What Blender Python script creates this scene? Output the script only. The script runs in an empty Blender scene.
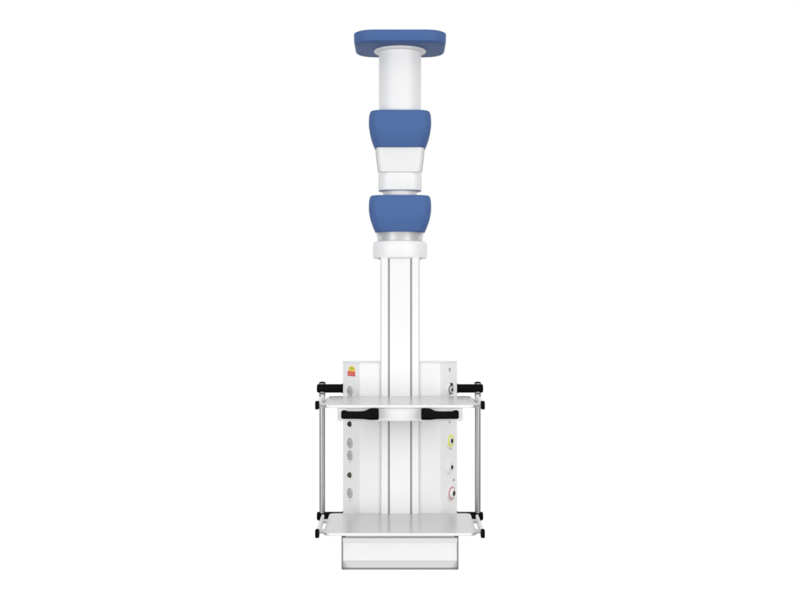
import bpy, bmesh, math, random
from mathutils import Vector, Matrix
R = math.radians
random.seed(4)
S = bpy.context.scene
C = S.collection

# ------------------------------------------------------------------ camera, world, lamps, exposure
FPX, DIST, ZC = 1233.0, 4.5, 1.25            # focal length in 800-px-wide pixels, distance to the pendant axis, eye height
cam = bpy.data.objects.new('camera', bpy.data.cameras.new('camera')); C.objects.link(cam)
cam.location = (0, -DIST, ZC); cam.rotation_euler = (R(90), 0, 0)
cam.data.sensor_width = 36; cam.data.lens = FPX*36/800
cam.data.clip_start = .05; cam.data.clip_end = 200
S.camera = cam

W = bpy.data.worlds.new('World'); S.world = W; W.use_nodes = True
nt = W.node_tree; nt.nodes.clear()
wo = nt.nodes.new('ShaderNodeOutputWorld'); bg = nt.nodes.new('ShaderNodeBackground')
tc = nt.nodes.new('ShaderNodeTexCoord'); sx = nt.nodes.new('ShaderNodeSeparateXYZ')
nt.links.new(tc.outputs['Generated'], sx.inputs[0])
r1 = nt.nodes.new('ShaderNodeMapRange'); r1.interpolation_type = 'SMOOTHSTEP'      # white studio paper behind the pendant
r1.inputs['From Min'].default_value = .28; r1.inputs['From Max'].default_value = .74
nt.links.new(sx.outputs['Y'], r1.inputs['Value'])
r2 = nt.nodes.new('ShaderNodeMapRange')                                              # ambient world level, shaped dimmer below to darken undersides
r2.inputs['From Min'].default_value = -1; r2.inputs['From Max'].default_value = 1
r2.inputs['To Min'].default_value = .02; r2.inputs['To Max'].default_value = .86
nt.links.new(sx.outputs['Z'], r2.inputs['Value'])
mx = nt.nodes.new('ShaderNodeMix'); mx.data_type = 'FLOAT'
nt.links.new(r1.outputs[0], mx.inputs['Factor']); nt.links.new(r2.outputs[0], mx.inputs['A'])
mx.inputs['B'].default_value = 1.0
r3 = nt.nodes.new('ShaderNodeMapRange'); r3.interpolation_type = 'SMOOTHSTEP'      # glow added behind the camera for a light stripe on the poles
r3.inputs['From Min'].default_value = -.90; r3.inputs['From Max'].default_value = -.98
r3.inputs['To Max'].default_value = .90
nt.links.new(sx.outputs['Y'], r3.inputs['Value'])
ad = nt.nodes.new('ShaderNodeMath'); nt.links.new(mx.outputs['Result'], ad.inputs[0]); nt.links.new(r3.outputs[0], ad.inputs[1])
nt.links.new(ad.outputs[0], bg.inputs['Color'])
bg.inputs['Strength'].default_value = 1.0
nt.links.new(bg.outputs[0], wo.inputs[0])

def area(name, loc, target, sx_, sy_, power, col=(1, 1, 1)):
    l = bpy.data.lights.new(name, 'AREA'); l.shape = 'RECTANGLE'; l.size = sx_; l.size_y = sy_; l.energy = power; l.color = col
    o = bpy.data.objects.new(name, l); C.objects.link(o); o.location = loc
    o.rotation_euler = (Vector(target)-Vector(loc)).to_track_quat('-Z', 'Y').to_euler()
    return o
area('softbox_key', (3.6, -4.1, 1.6), (0, 0, 1.0), 3.2, 3.2, 136, (1, .985, .97))
area('softbox_fill', (-3.7, -4.0, 1.1), (0, 0, .9), 3.2, 3.4, 126, (.97, .985, 1))
S.view_settings.view_transform = 'Standard'; S.view_settings.look = 'None'
S.view_settings.exposure = 0; S.view_settings.gamma = 1
S.render.resolution_x = 1024; S.render.resolution_y = 759

# ------------------------------------------------------------------ materials
def mat(name, col, rough=.4, metal=0., bump=0., scale=300., var=.0, coat=0., aniso=None, spec=.5):
    m = bpy.data.materials.new(name); m.use_nodes = True
    n = m.node_tree; b = n.nodes['Principled BSDF']
    b.inputs['Base Color'].default_value = (*col, 1); b.inputs['Roughness'].default_value = rough
    b.inputs['Metallic'].default_value = metal; b.inputs['Coat Weight'].default_value = coat
    b.inputs['Specular IOR Level'].default_value = spec
    t = n.nodes.new('ShaderNodeTexCoord')
    mp = n.nodes.new('ShaderNodeMapping'); n.links.new(t.outputs['Object'], mp.inputs[0])
    if aniso: mp.inputs['Scale'].default_value = aniso
    if var:
        no = n.nodes.new('ShaderNodeTexNoise'); no.inputs['Scale'].default_value = 9; no.inputs['Detail'].default_value = 6
        n.links.new(mp.outputs[0], no.inputs['Vector'])
        mr = n.nodes.new('ShaderNodeMapRange'); mr.inputs['To Min'].default_value = max(.02, rough-var); mr.inputs['To Max'].default_value = rough+var
        n.links.new(no.outputs['Fac'], mr.inputs['Value']); n.links.new(mr.outputs[0], b.inputs['Roughness'])
        cr = n.nodes.new('ShaderNodeMix'); cr.data_type = 'RGBA'
        cr.inputs['A'].default_value = (*[c*.965 for c in col], 1); cr.inputs['B'].default_value = (*[min(1, c*1.02) for c in col], 1)
        n.links.new(no.outputs['Fac'], cr.inputs['Factor']); n.links.new(cr.outputs['Result'], b.inputs['Base Color'])
    if bump:
        nb = n.nodes.new('ShaderNodeTexNoise'); nb.inputs['Scale'].default_value = scale; nb.inputs['Detail'].default_value = 3
        n.links.new(mp.outputs[0], nb.inputs['Vector'])
        bp = n.nodes.new('ShaderNodeBump'); bp.inputs['Strength'].default_value = bump; bp.inputs['Distance'].default_value = .0006
        n.links.new(nb.outputs['Fac'], bp.inputs['Height']); n.links.new(bp.outputs[0], b.inputs['Normal'])
    return m
M = dict(
    white=mat('white_powder_coat', (.83, .83, .835), .42, bump=.12, scale=420, var=.06),
    anod=mat('anodised_white_aluminium', (.82, .82, .825), .38, bump=.06, var=.05),
    front=mat('panel_paint_dimmed', (.775, .775, .785), .42, bump=.1, scale=500, var=.05),  # copy of the panel paint, darkened against the strong front light
    panel=mat('panel_paint_lifted', (.86, .86, .865), .42, bump=.1, scale=500, var=.05),  # panel paint lightened to make up for weak light on the angled faces
    blue=mat('blue_moulded_plastic', (.073, .141, .338), .55, bump=.15, scale=600, var=.05, spec=.12),
    shelf=mat('satin_grey_shelf', (.66, .66, .66), .24, metal=.3, bump=.03, var=.05),
    chrome=mat('brushed_steel', (.33, .33, .325), .34, metal=1.),
    black=mat('black_rubber', (.005, .005, .005), .55, bump=.2, scale=500, var=.03, spec=.04),
    groove=mat('grey_channel_insert', (.40, .40, .40), .5, var=.05),
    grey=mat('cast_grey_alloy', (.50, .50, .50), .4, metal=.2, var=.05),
    insert=mat('pale_socket_plastic', (.56, .56, .56), .4, var=.05),
    shell=mat('corner_shade_grey', (.52, .52, .52), .45, var=.05),  # grey tone that stands in for shade on the housing corners
    neck=mat('satin_neck_alloy', (.56, .56, .56), .35, metal=.2, var=.05),
    trim=mat('dark_grey_trim', (.22, .22, .22), .4, var=.05),
    socket=mat('grey_socket_plastic', (.43, .43, .43), .4, bump=.1, var=.05),
    dark=mat('black_hole_plastic', (.02, .02, .02), .5, var=.03),
    yellow=mat('yellow_green_plastic', (.80, .84, .16), .4, var=.05),
    labely=mat('yellow_sticker', (.85, .62, .06), .45, var=.03),
    labelg=mat('olive_print', (.42, .50, .03), .5, var=.03),
    red=mat('red_sticker', (.72, .055, .05), .45, var=.03),
    pink=mat('pink_print', (.80, .28, .27), .5, var=.03),
    rose=mat('dull_red_ring', (.60, .33, .36), .45, var=.03),
    olive=mat('olive_brass_terminal', (.07, .075, .035), .4, var=.05),
)

# ------------------------------------------------------------------ helpers.  Shapes are written in metres with z = 0 at eye height
ORG = {}
def X(px, d): return (px-400)*d/FPX
def Z(py, d): return (296.5-py)*d/FPX
def Y(d): return d-DIST

def obj(name, bm, m, parent, angle=32):
    bmesh.ops.recalc_face_normals(bm, faces=bm.faces)
    for f in bm.faces: f.smooth = True
    for e in bm.edges:
        if len(e.link_faces) == 2 and e.calc_face_angle(0) > R(angle): e.smooth = False
    lo = Vector([min(v.co[i] for v in bm.verts) for i in range(3)]); hi = Vector([max(v.co[i] for v in bm.verts) for i in range(3)])
    c = (lo+hi)/2
    for v in bm.verts: v.co -= c
    me = bpy.data.meshes.new(name); bm.to_mesh(me); bm.free()
    me.materials.append(M[m])
    o = bpy.data.objects.new(name, me); C.objects.link(o)
    o.parent = parent; o.location = c-ORG[parent.name]; ORG[o.name] = c
    return o

def rr(hx, hy, r, k=8):                                   # rounded rectangle outline
    r = min(r, hx*.999, hy*.999); p = []
    for q, (sx_, sy_) in enumerate(((1, 1), (-1, 1), (-1, -1), (1, -1))):
        for i in range(k+1):
            a = math.pi/2*(q+i/k)
            p.append((sx_*(hx-r)+r*math.cos(a), sy_*(hy-r)+r*math.sin(a)))
    return p

def skin(bm, rings, cap0=True, cap1=True):
    vs = [[bm.verts.new(p) for p in ring] for ring in rings]; n = len(vs[0])
    for a, b in zip(vs, vs[1:]):
        for i in range(n): bm.faces.new((a[i], a[(i+1) % n], b[(i+1) % n], b[i]))
    if cap0: bm.faces.new(vs[0])
    if cap1: bm.faces.new(vs[-1])

def loft(secs, cx=0, cy=0, k=8, bm=None):                 # secs: (z, hx, hy, r)
    bm = bm or bmesh.new()
    skin(bm, [[(cx+x, cy+y, z) for x, y in rr(hx, hy, r, k)] for z, hx, hy, r in secs])
    return bm

def lathe(prof, axis='z', c=(0, 0, 0), n=48, bm=None, M4=None):      # prof: (r, h)
    bm = bm or bmesh.new(); rings = []
    for r, h in prof:
        ring = []
        for i in range(n):
            a = 2*math.pi*i/n; u, v = r*math.cos(a), r*math.sin(a)
            p = Vector((u, v, h)) if axis == 'z' else Vector((h, u, v)) if axis == 'x' else Vector((u, h, v))
            ring.append((M4 @ p) if M4 else p+Vector(c))
        rings.append(ring)
    skin(bm, rings)
    return bm

def box(x0, x1, y0, y1, z0, z1, bev=.001, bm=None, M4=None, seg=2):
    t = bmesh.new(); bmesh.ops.create_cube(t, size=1)
    for v in t.verts:
        v.co = Vector(((x0+x1)/2+v.co.x*(x1-x0), (y0+y1)/2+v.co.y*(y1-y0), (z0+z1)/2+v.co.z*(z1-z0)))
    if bev: bmesh.ops.bevel(t, geom=t.edges[:], offset=bev, segments=seg, profile=.5, affect='EDGES')
    if M4: t.transform(M4)
    if bm is None: return t
    me = bpy.data.meshes.new('t'); t.to_mesh(me); t.free(); bm.from_mesh(me); bpy.data.meshes.remove(me)
    return bm

def prism_z(pts, z0, z1, bev=0.):
    bm = bmesh.new(); skin(bm, [[(x, y, z0) for x, y in pts], [(x, y, z1) for x, y in pts]])
    if bev: bmesh.ops.bevel(bm, geom=bm.edges[:], offset=bev, segments=2, profile=.5, affect='EDGES')
    return bm
def prism_x(pts, x0, x1, bev=0.):
    bm = bmesh.new(); skin(bm, [[(x0, y, z) for y, z in pts], [(x1, y, z) for y, z in pts]])
    if bev: bmesh.ops.bevel(bm, geom=bm.edges[:], offset=bev, segments=2, profile=.5, affect='EDGES')
    return bm

# ------------------------------------------------------------------ the pendant
ZR = -.91                                                 # underside of the drawer
root = bpy.data.objects.new('medical_pendant', None); C.objects.link(root)
root.location = (0, 0, ZC+ZR); ORG[root.name] = Vector((0, 0, ZR))
root['label'] = 'white medical supply pendant with blue joint covers, two shelves, drawer and steel side poles'
root['category'] = 'medical pendant'

# ceiling cover with flange
zt, zb = Z(29.2, 4.35), Z(41.8, 4.35)
cov = obj('ceiling_cover', loft([(zb, .150, .136, .066), (zb+.0015, .157, .143, .069), (zb+.006, .1625, .1485, .071), (zb+.012, .1645, .1505, .072),
      (zt-.006, .1655, .1515, .073), (zt-.002, .164, .150, .072), (zt, .160, .146, .07)], k=14), 'blue', root)
obj('mounting_flange', lathe([(.088, zb+.001), (.0925, zb), (.0945, zb-.002), (.0945, zb-.007), (.0925, zb-.0095), (.080, zb-.0105)], n=72), 'white', cov)
# upper tube
zc1 = Z(110.3, DIST)
obj('support_tube', lathe([(.0772, zb-.008), (.0772, zc1-.03)], n=96), 'white', root, 60)

def joint_cover(y0, y1):
    t, b = Z(y0, 4.42), Z(y1, 4.42); h = t-b; s = 4.46/FPX
    sec = []
    for f, w in ((1, .895), (.995, .925), (.98, .945), (.94, .968), (.85, .992), (.70, 1), (.58, .998), (.42, .972), (.28, .930), (.15, .876), (.05, .826), (.015, .805), (0, .78)):
        hx = 31.1*s*w; sec.append((b+h*f, hx, hx*.93, .045*w))
    bm = loft(sec, k=10)
    return obj('joint_cover', bm, 'blue', root)
joint_cover(110.3, 147)
joint_cover(195.2, 231.6)

# tapered housing beneath the upper joint cover
s = DIST/FPX
ya, yb = Z(145, 4.44), Z(172, 4.44)
secs = []
for f, w in ((0, 25), (.2, 24.9), (.45, 24.4), (.7, 23.5), (.9, 22.4), (.97, 21.9), (1, 21.2)):
    secs.append((ya+(yb-ya)*f, (w*.93 if f < .9 else w*.945 if f < 1 else w*.96)*s, (20.3+.35*f)*s, .020))
hs = obj('joint_housing', loft(secs, k=8), 'front', root)
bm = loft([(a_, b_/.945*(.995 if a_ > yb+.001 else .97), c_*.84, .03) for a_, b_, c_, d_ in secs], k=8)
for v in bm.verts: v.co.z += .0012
obj('corner_shade_shell', bm, 'shell', hs)  # added shell, its grey imitates shade on the rounded corners
bm = box(-.060, .060, -.0765, -.07, yb-.0022, yb+.0005, .0004)
obj('seam_strip', bm, 'grey', hs)
# round collar between the joints
yc, yd = Z(171, 4.44), Z(190, 4.44)
col = obj('bearing_collar', loft([(yc, .0785, .0745, .050), (yd+.004, .0788, .0748, .050), (yd+.001, .0775, .0735, .049), (yd, .0745, .070, .047)], k=12), 'white', root)
obj('collar_gasket', loft([(yd+.0002, .066, .0735, .04), (yd-.0022, .064, .0715, .04)], k=10), 'grey', col)  # thin grey line along the collar's lower edge
obj('spindle', lathe([(.062, yd+.004), (.062, Z(197, DIST))], n=72), 'anod', root)

# neck beneath the lower joint cover, column cap
y1, y2 = Z(230.5, 4.44), Z(242, 4.44)
nk = obj('bearing_neck', lathe([(.0790, y1), (.0765, y1-.006), (.0745, y2)], n=72), 'neck', root)
bm = None
for sgn in (-1, 1):
    t = box(-.010, .010, -.035, .035, y2-.003, y1-.001, .002)
    for v in t.verts:
        v.co.x += sgn*(.0765-.0055*(y1-v.co.z)/(y1-y2))
    obj('cheek_plate', t, 'neck', nk)
y3, y4 = Z(240.5, 4.42), Z(258.3, 4.41)
cap = obj('column_cap', lathe([(.088, y3), (.094, y3-.0015), (.0975, y3-.006), (.0992, y3-.014), (.0992, y4+.012), (.0978, y4+.005), (.094, y4+.001), (.088, y4)], n=96), 'white', root)
for sgn in (-1, 1):
    obj('screw', lathe([(.0032, 0), (.0032, .003), (.002, .004)], c=(sgn*.0735, -.060, y4-.004), n=16), 'trim', cap)

# column extrusion with two vertical channels
cf, ch = Y(4.417), .0706
def grooved():
    g0, g1, dp, r = .0363, .0433, .010, .0014
    half = [(g0, cf), (g0, cf+dp), (g1, cf+dp), (g1, cf), (ch-.0036, cf), (ch-.0035, cf+.006), (ch-.0021, cf+.006), (ch-.0020, cf), (ch-r*.3, cf+r*.3), (ch, cf+r), (ch, .066), (ch-r*.3, .066+r*.7), (ch-r, .07)]
    return half+[(-x, y) for x, y in reversed(half)]
zb_col = Z(536, 4.425)
clm = obj('column', prism_z(grooved(), zb_col, y4+.003), 'anod', root)
for sgn in (-1, 1):
    xs = sorted((sgn*.0365, sgn*.0431))
    obj('channel_insert', box(xs[0], xs[1], cf+.0045, cf+.0098, zb_col+.001, y4+.002, .0006), 'groove', clm)
    xs = sorted((sgn*.0500, sgn*.0515))

# terminal box with two angled faces
bf = Y(4.425); A = Vector((.1436, bf, 0)); B = Vector((.2094, .030, 0))
def boxplan():
    w = .0709
    h = [(w, bf+.03), (w, bf), (A.x-.002, bf), (A.x+.001, bf+.0015), (B.x-.001, B.y-.002), (B.x, B.y+.002), (B.x, .078), (B.x-.004, .082)]
    return h+[(-x, y) for x, y in reversed(h)]
zt_b = Z(363.6, 4.425)
tb = obj('terminal_box', prism_z(boxplan(), Z(534, 4.43), zt_b, .0), 'panel', root, 12)
h = [(.0725, bf-.0005), (A.x-.0015, bf-.0005), (A.x+.001, bf+.001), (B.x+.0005, B.y-.003), (B.x+.0005, .081), (.0725, .081)]
for sgn in (-1, 1):
    obj('top_plate', prism_z([(sgn*x, y) for x, y in h], zt_b+.0005, zt_b+.002, .0006), 'panel', tb, 12)
    xa, xb = sorted((sgn*.0735, sgn*.1428))
    obj('front_panel', box(xa, xb, bf-.0012, bf+.003, Z(534, 4.43)+.004, zt_b-.0012, .0005), 'front', tb)

def frame(side, py, px=None):
    """Matrix of a spot on the angled face: local x = along the face outwards, y = up, z = out of the face; t from the pixel column."""
    tt = None
    for i in range(60):
        t = i/59; p = A.lerp(B, t); d = DIST+p.y
        if p.x*FPX/d >= abs(px-400): tt = t; break
    p = A.lerp(B, tt if tt is not None else .6); d = DIST+p.y
    u = (B-A).normalized(); n = Vector((u.y, -u.x, 0)).normalized()
    if side < 0: p = Vector((-p.x, p.y, 0)); u.x *= -1; n.x *= -1
    p.z = Z(py, d); 
    up = Vector((0, 0, 1))
    return Matrix(((u.x, up.x, n.x, p.x), (u.y, up.y, n.y, p.y), (u.z, up.z, n.z, p.z), (0, 0, 0, 1)))

def power_socket(py):
    F = frame(-1, py, 350.3)
    o = obj('power_socket', lathe([(.0185, 0), (.0185, .002), (.0172, .0036), (.0145, .004), (.0145, .0025)], M4=F, n=40), 'socket', tb)
    bm = box(-.0135, .0135, .0012, .0125, .0015, .0042, .0012, M4=F)
    obj('socket_insert', bm, 'insert', o)
    bm = box(-.0135, .0135, -.0125, -.0012, .0015, .0042, .0012, M4=F)
    obj('socket_insert', bm, 'insert', o)
    bm = bmesh.new()
    for u, v, a, b in ((-.005, .006, .001, .003), (.005, .006, .001, .003), (-.005, -.006, .001, .003), (.005, -.006, .001, .003), (0, -.0035, .0028, .001)):
        box(u-a, u+a, v-b, v+b, .003, .0045, 0, bm=bm, M4=F)
    obj('contact_slot', bm, 'dark', o)
    return o
for py in (391, 443, 455.3, 493): power_socket(py)

def earth_terminal(py, m):
    F = frame(-1, py, 350.2)
    o = obj('earth_terminal', lathe([(.0105, 0), (.0105, .002), (.0085, .0025), (.0085, .007), (.0070, .0085)], M4=F, n=28), m, tb)
    obj('terminal_pin', lathe([(.0040, .008), (.0040, .0105), (.0028, .0115)], M4=F, n=20), m, o)
    return o
earth_terminal(424, 'dark'); earth_terminal(475, 'olive')

def small_mark(side, py, px, bars, m='trim'):
    F = frame(side, py, px); bm = bmesh.new()
    for u0, u1, v0, v1 in bars: box(u0, u1, v0, v1, .0002, .0008, 0, bm=bm, M4=F)
    return obj('printed_mark', bm, m, tb)
tick = [(-.004, .004, .001, .0024), (-.0010, .0022, -.003, .001)]
small_mark(-1, 462.6, 350.6, tick, 'socket'); small_mark(-1, 500.5, 350.3, tick, 'socket')
small_mark(1, 369.6, 449.6, [(-.007, .007, .0040, .0058), (-.0055, .0055, .0005, .0018), (-.0045, -.0022, -.0065, .004), (.0022, .0045, -.0065, .004), (-.003, .006, -.0045, -.003)])
small_mark(1, 422.3, 449.5, [(-.007, .006, .0005, .003), (-.003, .003, -.003, .0005)])
small_mark(1, 479.5, 453.5, [(-.005, .001, -.0045, -.0005), (-.002, .005, -.0005, .003), (.002, .0045, -.006, .0)])

# warning sticker
F = frame(-1, 371.2, 351.6)
st = obj('warning_sticker', box(-.0370, .0330, -.0190, .0195, .0002, .0008, 0, M4=F), 'panel', tb)
bm = lathe([(.0150, .0010), (.0150, .0014)], M4=F @ Matrix.Translation((-.004, .0055, 0)) @ Matrix.Diagonal((1.6, .9, 1, 1)), n=36)
obj('yellow_symbol', bm, 'labely', st)
bm = bmesh.new(); skin(bm, [[F @ Vector((x, y, z)) for x, y in ((-.0190, .0070), (.0110, .0070), (-.004, .0175))] for z in (.0015, .0019)])
obj('symbol_print', bm, 'labelg', st)
so = obj('red_field', box(-.0270, .0250, -.0175, -.0005, .0016, .0021, 0, M4=F), 'red', st)
bm = bmesh.new()
for v in (-.0065, -.0115): box(-.0190, .0170, v-.0012, v+.0012, .0022, .0026, 0, bm=bm, M4=F)
obj('red_field_print', bm, 'pink', st)

def gas_outlet(py, px, rad, ring, label, boss=.010):
    F = frame(1, py, px)
    o = obj('gas_outlet', lathe([(rad, 0), (rad, .003), (rad*.95, .0048), (rad*.80, .0058)], M4=F, n=48), 'white', tb)
    o['label'] = label
    obj('colour_ring', lathe([(rad*.84, .0050), (rad*.84, .0072), (rad*.80, .0078), (rad*.58, .0078), (rad*.56, .005)], M4=F, n=48), ring, o)
    obj('outlet_boss', lathe([(rad*.52, .004), (rad*.52, .0078+boss*.15), (rad*.46, .0078+boss*.25)], M4=F, n=40), 'panel', o)
    obj('outlet_hole', lathe([(rad*.33, .006), (rad*.33, .0084+boss*.25), (rad*.20, .0086+boss*.25)], M4=F, n=32), 'dark', o)
    return o
o = gas_outlet(389.6, 449.6, .0215, 'trim', 'outlet with grey ring and black release stem')
F = frame(1, 383.8, 449.6)
obj('release_stem', box(-.003, .003, -.0065, .0035, .004, .013, .0012, M4=F), 'dark', o)
o = gas_outlet(440.7, 449.6, .0275, 'yellow', 'outlet with yellow green ring')
F = frame(1, 448.6, 449.8)
obj('outlet_screw', lathe([(.0028, .001), (.0028, .006)], M4=F, n=16), 'grey', o)
gas_outlet(467, 449.4, .0255, 'white', 'plain white outlet')
o = gas_outlet(493, 450.2, .0290, 'rose', 'outlet with dull red ring and grey knurled boss', .028)
F = frame(1, 493, 450.4)
obj('knurled_boss', lathe([(.0125*(1+.07*(i % 2)), .006+.0016*i) for i in range(6)], M4=F, n=24), 'socket', o)
obj('white_inner_ring', lathe([(.0180, .0076), (.0180, .0088), (.0150, .0090), (.0150, .0076)], M4=F, n=40), 'panel', o)

# ------------------------------------------------------------------ shelves with side rails
FD, BD = 4.053, 4.425
def shelf(z, label):
    th = .009; hx = .2525; cy = (Y(FD)+Y(4.4235))/2; hy = (Y(4.4235)-Y(FD))/2
    o = obj('shelf', loft([(z-th, hx-.002, hy-.002, .018), (z-th+.002, hx, hy, .02), (z-.0012, hx, hy, .02), (z, hx-.0012, hy-.0012, .019)], cy=cy, k=8), 'shelf', root)
    o['label'] = label
    obj('front_edge', box(-hx+.017, hx-.017, Y(FD)-.0018, Y(FD)+.004, z-th-.0004, z-.0004, .0012), 'white', o)
    for sgn in (-1, 1):
        xr = sgn*.2705; zr = z+.0005
        y0, y1 = Y(4.052), Y(4.330)
        obj('side_rail', box(xr-.0045, xr+.0045, y0, y1, zr-.0125, zr+.0115, .0015), 'white', o)
        obj('rail_end_cap', box(xr-.0065+sgn*.001, xr+.0065+sgn*.001, y0-.020, y0+.006, zr-.0135, zr+.0130, .0028, seg=3), 'black', o)
        for yy in (Y(4.102), Y(4.285)):
            # tapered arm from the tray out to the rail
            p = [(.244, yy-.022), (.256, yy-.016), (.2665, yy-.011), (.2665, yy+.011), (.256, yy+.016), (.244, yy+.022)]
            obj('rail_bracket', prism_z([(sgn*a, b) for a, b in p], z-.0085, z+.0015, .0015), 'white', o)
            obj('bracket_screw', lathe([(.0038, z+.0012), (.0038, z+.003), (.0028, z+.0036)], c=(sgn*.250, yy, 0), n=20), 'grey', o)
    return o
zu, zl = -.3567, -.7775
us = shelf(zu, 'upper shelf with white front apron and two black grips')
ls = shelf(zl, 'lower shelf above the drawer')

# apron and grips below the front edge of the upper shelf
ad = 4.062
obj('front_apron', box(X(337.3, ad), X(462.7, ad), Y(ad), Y(ad)+.004, Z(421, ad), Z(407.6, ad), .0012), 'white', us)
for sgn in (-1, 1):
    xa, xb = sorted((sgn*.2066, sgn*.2046))
    obj('apron_side', box(xa, xb, Y(ad)+.0042, Y(4.38), Z(421, ad)+.001, zu-.0092, .0005), 'white', us)
    hp = [(341.2, 411.9, 417.8, .008), (341.8, 410.9, 418.6, .012), (343.2, 410.3, 418.9, .014), (345.3, 410.5, 418.9, .0145), (347.6, 411.5, 418.8, .013), (355, 411.6, 418.8, .013),
          (362, 411.5, 418.9, .0135), (365.3, 410.9, 419.2, .015), (368.2, 409.4, 419.6, .0165), (370.5, 408.6, 419.8, .017), (377.2, 408.4, 419.8, .017), (378.3, 408.9, 419.5, .0165), (378.8, 409.9, 418.6, .014)]
    hd = 4.040; rings = []
    for px, t_, b_, dy in hp:
        zz = (Z(t_, hd)+Z(b_, hd))/2; hz = (Z(t_, hd)-Z(b_, hd))/2
        rings.append([(-sgn*X(px, hd), Y(hd)+.004+y, zz+z_) for y, z_ in rr(dy, hz, min(dy, hz)*.55, 5)])
    bm = bmesh.new(); skin(bm, rings)
    obj('grip', bm, 'black', us, 50)

# drawer under the lower shelf
dd = 4.085; yf = Y(dd)
dx = .1938; ztp, zbt = Z(536.6, dd), Z(569.6, dd)
dr = obj('drawer', box(-dx+.003, dx-.003, yf+.0205, yf+.32, zbt+.003, ztp-.002, .001), 'white', root)
bm = bmesh.new(); w = .0032
box(-dx, dx, yf-.001, yf+.020, ztp-w, ztp, .0006, bm=bm); box(-dx, dx, yf-.001, yf+.020, zbt, zbt+w, .0006, bm=bm)
box(-dx, -dx+w*1.15, yf-.0008, yf+.0198, zbt+w, ztp-w, .0004, bm=bm); box(dx-w*1.15, dx, yf-.0008, yf+.0198, zbt+w, ztp-w, .0004, bm=bm)
obj('drawer_trim', bm, 'trim', dr)
za, zb_, zc_, zd_ = ztp-w-.0003, Z(542.6, dd), Z(560.6, dd), zbt+w+.0003
prof = [(yf+.0074, za), (yf-.0012, za), (yf+.0004, zb_+.0006), (yf+.0032, zb_-.0008), (yf+.0026, zc_+.001), (yf+.0026, zc_), (yf+.0074, zc_-.0035), (yf+.0074, zd_)]
prof = [(yf+.020, za)]+prof[1:6]+[(yf+.0150, zd_+.002), (yf+.0150, zd_), (yf+.020, zd_)]
obj('drawer_front', prism_x(prof, -dx+w*1.15+.0003, dx-w*1.15-.0003), 'white', dr, 10)
zs_ = zl-.0092
for sgn in (-1, 1):
    xa, xb = sorted((sgn*.181, sgn*.207))
    obj('drawer_runner', box(xa, xb, yf-.012, yf+.30, zs_-.0042, zs_-.0002, .0006), 'grey', dr)
xa = .18
obj('drawer_mount', box(-.1805, .1805, yf-.006, yf+.31, ztp+.0006, zs_-.0002, .0006), 'white', dr)

# ------------------------------------------------------------------ side arms and vertical poles
AD = 4.55; ya_ = Y(AD); px_ = .2867
for sgn in (-1, 1):
    for zc in (-.3392, -.8104):
        r = .0158; q = [(.2090, r), (.2740, r), (.2745, r-.0007), (.2757, r-.0007), (.2762, r), (.2968, r), (.2973, r-.0007), (.2985, r-.0007), (.2990, r), (.3030, r-.0002), (.3052, r-.0018), (.3064, r-.005), (.3068, .004)]
        arm = obj('support_arm', lathe([(rr_, sgn*x) for x, rr_ in q], axis='x', c=(0, ya_, zc), n=40), 'black', root)
        obj('wall_flange', lathe([(.0185, sgn*.2096), (.0185, sgn*.2125), (.0170, sgn*.2135)], axis='x', c=(0, ya_, zc), n=40), 'black', arm)
    pole = obj('vertical_pole', lathe([(.0105, -.822), (.0105, -.330)], c=(sgn*px_, ya_, 0), n=160), 'chrome', root, 60)
    obj('pole_cap', lathe([(.0120, -.3285), (.0120, -.3180), (.0108, -.3160), (.0080, -.3148), (.0040, -.3142)], c=(sgn*px_, ya_, 0), n=32), 'black', pole)
    obj('cap_ring', lathe([(.0125, -.3232), (.0128, -.3222), (.0128, -.3208), (.0125, -.3198)], c=(sgn*px_, ya_, 0), n=32), 'chrome', pole)
    obj('pole_collar', lathe([(.0112, -.3660), (.0120, -.3650), (.0120, -.3600), (.0108, -.3590), (.0118, -.3540)], c=(sgn*px_, ya_, 0), n=32), 'chrome', pole)
    obj('pole_foot', lathe([(.0105, -.8222), (.0118, -.8232), (.0118, -.8300), (.0100, -.8320)], c=(sgn*px_, ya_, 0), n=32), 'black', pole)
